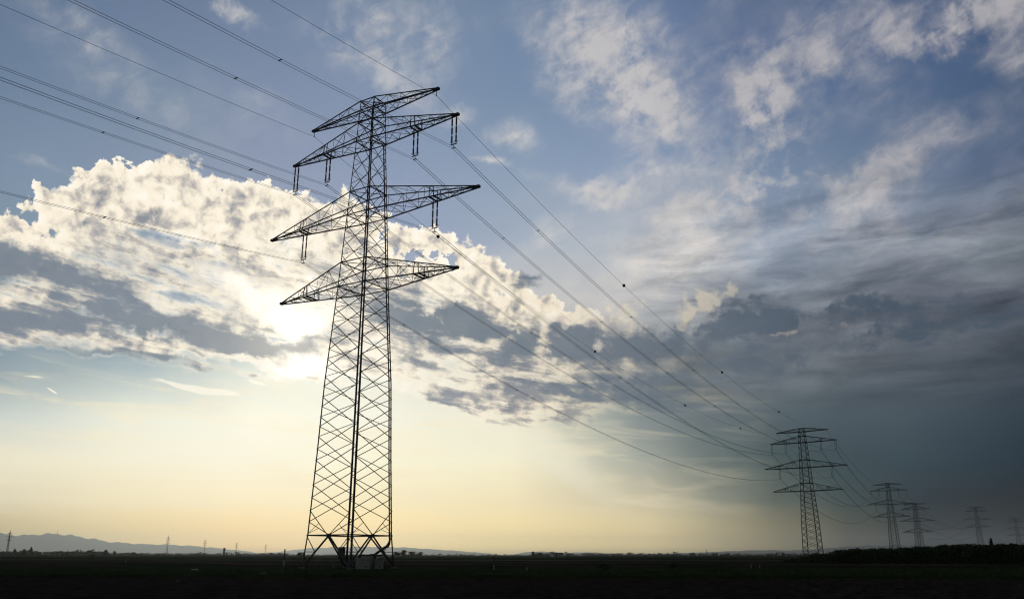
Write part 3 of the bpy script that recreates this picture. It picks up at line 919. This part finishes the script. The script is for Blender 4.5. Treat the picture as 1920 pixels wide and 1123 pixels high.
# ================================================================== vegetation
def leaf_cloud(mb, rnd, lobes, n, size):
    """Many small leaf faces spread through a set of lobes (centre, radii)."""
    for k in range(n):
        c, r = rnd.choice(lobes)
        while True:
            u = Vector((rnd.uniform(-1, 1), rnd.uniform(-1, 1), rnd.uniform(-1, 1)))
            if 0.25 < u.length < 1 and rnd.random() < 0.35 + 0.65 * u.length: break
        p = c + Vector((u.x * r[0], u.y * r[1], u.z * r[2]))
        s = size * rnd.uniform(0.5, 1.4)
        a = Vector((rnd.gauss(0, 1), rnd.gauss(0, 1), rnd.gauss(0, 1))).normalized() * s
        b = a.orthogonal().normalized() * s * rnd.uniform(0.4, 0.9)
        mb.face([p - a * 0.6 - b * 0.4, p + a * 0.1 - b, p + a, p + a * 0.1 + b, p - a * 0.6 + b * 0.4])


def make_tree(name, h, w, seed, kind='round', n=900, bare=False):
    """trunk + crown, about h tall and w wide."""
    rnd = random.Random(seed); root = empty(name)
    t = MB(); th = h * (0.42 if kind != 'shrub' else 0.25)
    t.tube([(0, 0, -0.2), (0.02 * h, 0, th * 0.5), (0.0, 0.02 * h, th), (0.01 * h, 0, h * 0.72)], [h * 0.030, h * 0.024, h * 0.018, h * 0.006], 7)
    for q in range(9 if not bare else 26):
        a = rnd.uniform(0, 6.28); z0 = rnd.uniform(0.25, 0.62) * h; ln = rnd.uniform(0.3, 0.5) * w
        e = Vector((math.cos(a) * ln, math.sin(a) * ln, min(h * 0.97, z0 + rnd.uniform(0.2, 0.42) * h)))
        s0 = Vector((0, 0, z0)); md = s0.lerp(e, 0.5) + Vector((0, 0, 0.05 * h))
        t.tube([s0, md, e], [h * 0.012, h * 0.008, h * 0.003], 5)
    t.build('trunk', M_BARK, root)
    lobes = []
    if kind == 'conifer':
        for q in range(9):
            f = q / 8; lobes.append((Vector((rnd.uniform(-.03, .03) * w, 0, h * (0.16 + 0.8 * f))), (w * 0.5 * (1 - f) + 0.05 * w, w * 0.5 * (1 - f) + 0.05 * w, h * 0.10)))
    elif kind == 'poplar':
        for q in range(8):
            f = q / 7; lobes.append((Vector((rnd.uniform(-.1, .1) * w, rnd.uniform(-.1, .1) * w, h * (0.14 + 0.76 * f))), (w * 0.5 * math.sin(math.pi * (0.25 + 0.7 * f)), w * 0.5 * math.sin(math.pi * (0.25 + 0.7 * f)), h * 0.12)))
    else:
        zl = 0.10 if kind == 'round' else 0.0
        for q in range(13):
            a = rnd.uniform(0, 6.28); rr = rnd.uniform(0, 0.34) * w
            lobes.append((Vector((math.cos(a) * rr, math.sin(a) * rr, h * rnd.uniform(zl + 0.12, 0.86 - 0.25 * rr / (0.34 * w)))), (w * rnd.uniform(.13, .24), w * rnd.uniform(.13, .24), h * rnd.uniform(.09, .16))))
    c = MB(); leaf_cloud(c, rnd, lobes, n, (0.045 if not bare else 0.03) * max(h, w))
    c.build('crown', M_TWIG if bare else M_LEAF, root)
    return root


def place(o, px, depth, label, group=None, cat='tree', s=1.0, rz=0.0):
    o.location = ground_at(px, depth); o.rotation_euler = (0, 0, rz); o.scale = (s, s, s)
    tag(o, label, cat, group); return o


# --- thicket on the right: a mass of undergrowth, with the bushes one can tell apart standing in and before it
PROF = [(1478, 1047), (1500, 1046), (1520, 1041), (1545, 1037), (1562, 1033), (1575, 1029), (1590, 1029), (1605, 1027), (1622, 1029), (1645, 1028), (1670, 1026), (1700, 1026), (1730, 1024.5),
        (1760, 1022), (1790, 1021), (1815, 1019), (1845, 1021), (1870, 1020), (1895, 1019), (1925, 1018), (1990, 1017)]
th = MB(); rnd = random.Random(21)
for k in range(520):
    px = rnd.uniform(1478, 1990)
    for (a, b), (c, d) in zip(PROF, PROF[1:]):
        if a <= px <= c: top = b + (d - b) * (px - a) / (c - a)
    depth = 205 + rnd.random() ** 1.3 * 75 * min(1, (px - 1470) / 60)
    H = max(0.6, W(px, top + rnd.uniform(-1.2, 6.0), depth).z)
    b = ground_at(px, depth); r = rnd.uniform(0.9, 1.9)
    leaf_cloud(th, rnd, [(b + Vector((0, 0, H - r * 0.55)), (r, r, r * 0.6)), (b + Vector((0, 0, H * 0.5)), (r * 1.2, r, H * 0.45)), (b + Vector((0, 0, H * 0.2)), (r * 1.2, r, H * 0.25))], 95 if px < 1700 else 150, 0.27)
tag(th.build('thicket', M_LEAF), 'dark thicket of scrub behind the verge at the right', 'thicket', kind='stuff')

bush_a = make_tree('bush', 4.2, 5.0, 31, 'shrub', 1500)
place(bush_a, 1587, 206, 'rounded bush, tallest at the left end of the dark thicket', 'bushes at the thicket', 'bush', 0.72)
b2 = copy_tree(bush_a); place(b2, 1540, 210, 'low bush at the very left end of the thicket beside the second pylon', 'bushes at the thicket', 'bush', 0.45, 1.3)
dome = make_tree('bare_bush', 3.6, 8.0, 33, 'shrub', 1600, bare=True)
place(dome, 1678, 240, 'domed bare bush in front of the foot of the third pylon', 'bare bushes at the wood', 'bush', 1.12)
d2 = copy_tree(dome); place(d2, 1704, 250, 'second bare bush, low, between the third pylon and the lower fourth', 'bare bushes at the wood', 'bush', 0.85, 2.0)
con = make_tree('conifer_tree', 6.2, 2.4, 35, 'conifer', 1100)
place(con, 1862, 250, 'small pointed conifer standing out above the thicket', None, 'tree')
rt = make_tree('round_tree', 5.6, 4.6, 37, 'round', 1300)
place(rt, 1826, 246, 'rounded tree just below the faint lone pylon', 'round trees of the thicket', 'tree', 0.88)
r2 = copy_tree(rt); place(r2, 1902, 244, 'rounded tree below the pylon cut by the picture edge', 'round trees of the thicket', 'tree', 0.98, 1.7)
r3 = copy_tree(rt); place(r3, 1612, 236, 'rounded tree breaking the top of the thicket left of the third pylon', 'round trees of the thicket', 'tree', 0.72, 0.6)

# --- hedge and wood line along the far edge of the fields
def wood_line(pts, depth, spread, step, seed, label, h_lo, h_hi):
    mb = MB(); rnd = random.Random(seed); px = pts[0]
    while px < pts[1]:
        dd = depth + rnd.uniform(0, spread); b = ground_at(px, dd); H = rnd.uniform(h_lo, h_hi) * (1.35 if rnd.random() < 0.08 else 1)
        r = H * rnd.uniform(0.5, 0.9)
        leaf_cloud(mb, rnd, [(b + Vector((0, 0, H * 0.72)), (r, r, H * 0.28)), (b + Vector((0, 0, H * 0.3)), (r * 1.5, r, H * 0.32)), (b + Vector((0, 0, H * 0.15)), (r * 1.8, r, H * 0.18))], 44, H * 0.17)
        px += step * rnd.uniform(0.5, 1.6)
    tag(mb.build('treeline', M_TWIG if 'bare' in label else M_LEAF), label, 'treeline', kind='stuff')


wood_line((-60, 200), 1150, 150, 1.6, 41, 'dark far treeline at the left edge of the plain', 4.0, 7.0)
wood_line((190, 540), 1250, 200, 1.6, 42, 'thin far treeline below the row of little pylons', 2.5, 5.0)
wood_line((530, 1010), 1350, 200, 1.7, 43, 'low far hedge behind the nearest pylon', 1.6, 3.6)
wood_line((1000, 1560), 1250, 200, 1.6, 44, 'ragged far hedge between the groves and the second pylon', 2.6, 5.6)

FT = [  # px, depth, height m, width m, kind, label
    (44, 950, 8.5, 9.0, 'round', 'dark round tree at the far left of the treeline'),
    (57, 1100, 11.0, 4.5, 'poplar', 'slim upright tree beside the dark round one at far left'),
    (26, 1120, 9.0, 5.0, 'poplar', 'narrow tree on the treeline near the leftmost mast'),
    (197, 1120, 8.2, 8.5, 'round', 'larger of two round trees alone on the left treeline'),
    (214, 1120, 7.2, 5.5, 'round', 'smaller of two round trees alone on the left treeline'),
    (252, 1180, 6.0, 12.0, 'shrub', 'wide low tree clump right of the two round trees'),
    (172, 420, 2.2, 3.6, 'shrub', 'dark bush out in the left field before the treeline'),
    (564, 700, 5.2, 7.0, 'shrub', 'bushy clump just left of the nearest pylon foot'),
    (742, 640, 5.2, 8.5, 'round', 'leftmost tree of the grove right of the nearest pylon'),
    (757, 660, 5.8, 9.5, 'round', 'tallest tree of the grove right of the nearest pylon'),
    (772, 650, 5.2, 9.0, 'round', 'third tree of the grove right of the nearest pylon'),
    (788, 655, 4.6, 8.5, 'round', 'rightmost tree of the grove right of the nearest pylon'),
    (999, 1000, 7.2, 8.0, 'round', 'round tree at the left of the small grove in mid plain'),
    (1012, 1020, 6.0, 12.0, 'shrub', 'wide clump in the small grove in mid plain'),
    (1468, 1050, 6.5, 6.0, 'round', 'round tree on the hedge left of the second pylon'),
    (1530, 560, 4.6, 5.5, 'shrub', 'bushy clump right behind the legs of the second pylon'),
    (925, 112, 0.7, 1.2, 'shrub', 'low bush in the field beside the tall dark stake'),
    (1131, 118, 0.65, 2.0, 'shrub', 'low wide bush alone in the middle of the field'),
    (1262, 122, 0.7, 1.8, 'shrub', 'low bush in the field halfway to the second pylon'),
]
for q, (px, dep, h, w, kind, label) in enumerate(FT):
    nm = {'round': 'round_tree', 'poplar': 'poplar_tree', 'shrub': 'bush'}[kind]
    bare = 'grove right' in label
    o = make_tree(nm, h, w, 60 + q, kind, 800 if dep > 300 else 900, bare=bare)
    place(o, px, dep, label, 'trees and bushes out on the plain', 'bush' if kind == 'shrub' else 'tree')

# ================================================================== stakes and posts in the field
def stake(px, depth, h, label, dark=0.5, lean=0.0, w=0.10):
    root = empty('marker_post', ground_at(px, depth)); root.rotation_euler = (0, lean, 0)
    tag(root, label, 'post', 'marker posts in the field')
    m = MB(); m.lathe((0, 0, 0), [(w / 2, -0.2), (w / 2, h * (1 - dark))], 8); m.build('shaft', M_WHITE, root)
    m = MB(); m.lathe((0, 0, 0), [(w * 0.56, h * (1 - dark)), (w * 0.56, h - 0.04), (w * 0.3, h)], 8); m.build('cap', M_POST, root)
    return root


stake(533.5, 132, 2.55, 'tall post, white below and dark above, left of the nearest pylon', 0.62, 0, 0.17)
stake(926, 106, 1.62, 'tall dark stake with pale foot beside a low field bush', 0.6, 0, 0.13)
stake(987, 104, 0.55, 'short leaning pale stake right of the tall dark stake', 0.3, 0.25, 0.10)
stake(1406.5, 124, 0.72, 'left one of two pale stakes before the second pylon', 0.12, 0, 0.09)
stake(1423, 124, 0.58, 'right one of two pale stakes before the second pylon', 0.12, 0, 0.08)
stake(237, 190, 0.75, 'lone pale stake in the left field', 0.2, 0, 0.12)
stake(626.5, 120, 0.40, 'stubby pale stake between the legs of the nearest pylon', 0.15, 0, 0.09)


def scrap(px, py, s, label, seed):
    depth = 1602 * EYE / (py - 1040.5); rnd = random.Random(seed)
    root_p = ground_at(px, depth); mb = MB(); n = 6
    for i in range(n + 1):
        for j in range(4):
            mb.v.append((s * (i / n - 0.5), s * 0.5 * (j / 3 - 0.5), 0.10 + rnd.uniform(0.0, 0.12) * s))
    for i in range(n):
        for j in range(3):
            a = i * 4 + j; mb.f.append((a, a + 4, a + 5, a + 1))
    o = mb.build('paper_scrap', M_PAPER, loc=root_p); tag(o, label, 'litter', 'scraps of litter on the field')
    so = o.modifiers.new('thick', 'SOLIDIFY'); so.thickness = 0.01


scrap(368, 1068, 0.75, 'largest pale scrap of litter at the edge of the plough land', 1)
scrap(338.5, 1088, 0.16, 'tiny pale scrap of litter out on the ploughed ground', 2)
scrap(496, 1074, 0.5, 'grey scrap of litter left of the nearest pylon foot', 3)

# ================================================================== far things on the horizon
def mini_pylon():
    root = empty('small_pylon'); H = 40.0
    w = lambda h: 2.6 * (1 - h / 44.0) + 0.25
    m = MB()
    for sx in (-1, 1):
        for sy in (-1, 1): m.bar((sx * w(0), sy * w(0), -0.3), (sx * w(H), sy * w(H), H), 0.55)
    m.build('legs', M_STEEL, root)
    m = MB()
    hs_ = [0, 5, 9.5, 13.5, 17, 20, 23, 26, 29, 32, 35, 38, 40]
    for a, b in zip(hs_, hs_[1:]):
        for s in (-1, 1):
            m.bar((-w(a), s * w(a), a), (w(b), s * w(b), b), 0.25); m.bar((w(a), s * w(a) + .3, a), (-w(b), s * w(b) + .3, b), 0.25)
            m.bar((s * w(a), -w(a), a), (s * w(b), w(b), b), 0.25)
    m.build('bracing', M_STEEL, root)
    for z, l in ((25, 6.5), (30.5, 8.5), (36, 5.5)):
        m = MB()
        for s in (-1, 1):
            m.bar((s * w(z), 0, z), (s * l, 0, z + 0.3), 0.5); m.bar((s * w(z), 0, z + 1.6), (s * l, 0, z + 0.4), 0.4); m.bar((s * l * .95, 0, z + .2), (s * l * .95, 0, z - 1.8), 0.3)
        m.build('crossarm', M_STEEL, root)
    m = MB(); m.bar((0, 0, H), (0, 0, H + 3.0), 0.4); m.build('peak', M_STEEL, root)
    return root


mp = mini_pylon(); first = True
for px, top, rz, label in ((12, 998, 0.9, 'slim pylon at the far left edge before the hills'), (312, 1007, 0.35, 'tallest of the row of little pylons on the horizon'),
                           (382, 1013.5, 0.35, 'second of the row of little pylons on the horizon'), (442, 1018, 0.35, 'little pylon right of the dark tower on the horizon'),
                           (497, 1021, 0.35, 'smallest little pylon, last of the row on the horizon')):
    o = mp if first else copy_tree(mp); first = False
    depth = 1602 * 41.0 / (1041 - top) * 1.0
    o.location = ground_at(px, depth); o.rotation_euler = (0, 0, rz)
    if px == 12: o.scale = (0.55, 0.55, 1)
    tag(o, label, 'pylon', 'little pylons on the horizon')

tw = empty('water_tower', ground_at(419.5, 1700)); tag(tw, 'stubby dark tower between two little pylons on the horizon', 'tower')
m = MB(); m.lathe((0, 0, 0), [(1.6, -0.3), (1.5, 8.5)], 14); m.build('shaft', M_CONC, tw)
m = MB(); m.lathe((0, 0, 0), [(1.6, 8.5), (2.1, 9.2), (2.1, 13.2), (1.7, 13.8)], 14); m.build('tank', M_DUCT, tw)
m = MB(); m.lathe((0, 0, 0), [(1.75, 13.8), (0.3, 14.9)], 14); m.build('roof', M_ROOF, tw)

mz = W(107, 1002.5, 19000)
ms = empty('radio_mast', (mz.x, 19000, mz.z - 25)); tag(ms, 'thin mast on top of the left hill', 'mast')
m = MB(); m.lathe((0, 0, 0), [(8.0, 0), (6.0, 80), (3.0, 125)], 6); m.build('shaft', M_STEEL, ms)
m = MB(); m.lathe((0, 0, 0), [(11.0, 60), (11.0, 68)], 10); m.build('platform', M_STEEL, ms)

hs = empty('farm_shed', ground_at(1045, 1060), 0.2); tag(hs, 'small pale shed by the far hedge in mid plain', 'shed')
m = MB(); m.box((0, 0, 1.6), (13, 6, 3.4)); m.build('wall', M_WHITE, hs)
m = MB()
m.loft([[Vector((x, -3.3, 3.3)), Vector((x, 3.3, 3.3)), Vector((x, 0, 4.9))] for x in (-6.9, 6.9)]); m.build('roof', M_ROOF, hs)
m = MB(); m.box((-2, -3.03, 1.3), (2.6, 0.08, 2.6)); m.build('door', M_DUCT, hs)
for x in (2.2, 4.6):
    m = MB(); m.box((x, -3.03, 1.8), (1.2, 0.08, 1.0)); m.build('window', M_GLASS, hs)

for q, (px, h, dep) in enumerate(((1325, 9.0, 1100), (1345, 5.5, 1100), (1362, 6.0, 1130), (1180, 6.5, 1150), (1446, 5.0, 1000), (891, 5.5, 1150), (888, 5.0, 1160), (856, 5.0, 1150), (1456, 4.5, 1000))):
    pr = empty('utility_pole', ground_at(px, dep))
    tag(pr, 'thin pole on the far hedge', 'pole', 'thin poles along the far hedge')
    m = MB(); m.lathe((0, 0, 0), [(0.28, -0.3), (0.2, h)], 7); m.build('shaft', M_POST, pr)
    m = MB(); m.box((0, 0, h - 0.6), (2.0, 0.25, 0.25)); m.build('crosspiece', M_POST, pr)

# ================================================================== haze
hz = MB(); hz.box((0, 0, 269), (2 * (R_GROUND + 300), 2 * (R_GROUND + 300), 540))
HAZE = hz.build('haze', bpy.data.materials.new('haze_air')); HAZE['kind'] = 'stuff'; HAZE['label'] = 'thin pale haze over the plain'
hm = HAZE.data.materials[0]; hm.use_nodes = True; hn = hm.node_tree; hn.nodes.clear()
pv = hn.nodes.new('ShaderNodeVolumePrincipled'); ho = hn.nodes.new('ShaderNodeOutputMaterial')
pv.inputs['Color'].default_value = (0.80, 0.92, 1.0, 1); pv.inputs['Density'].default_value = 4.0e-5; pv.inputs['Anisotropy'].default_value = 0.74
hn.links.new(pv.outputs[0], ho.inputs['Volume'])

# ------------------------------------------------------------------ render settings
scene.render.engine = 'CYCLES'
scene.cycles.use_denoising = True
scene.cycles.max_bounces = 4
scene.cycles.diffuse_bounces = 2
scene.cycles.glossy_bounces = 2
scene.cycles.volume_bounces = 0
scene.cycles.transparent_max_bounces = 4
scene.cycles.filter_width = 1.15
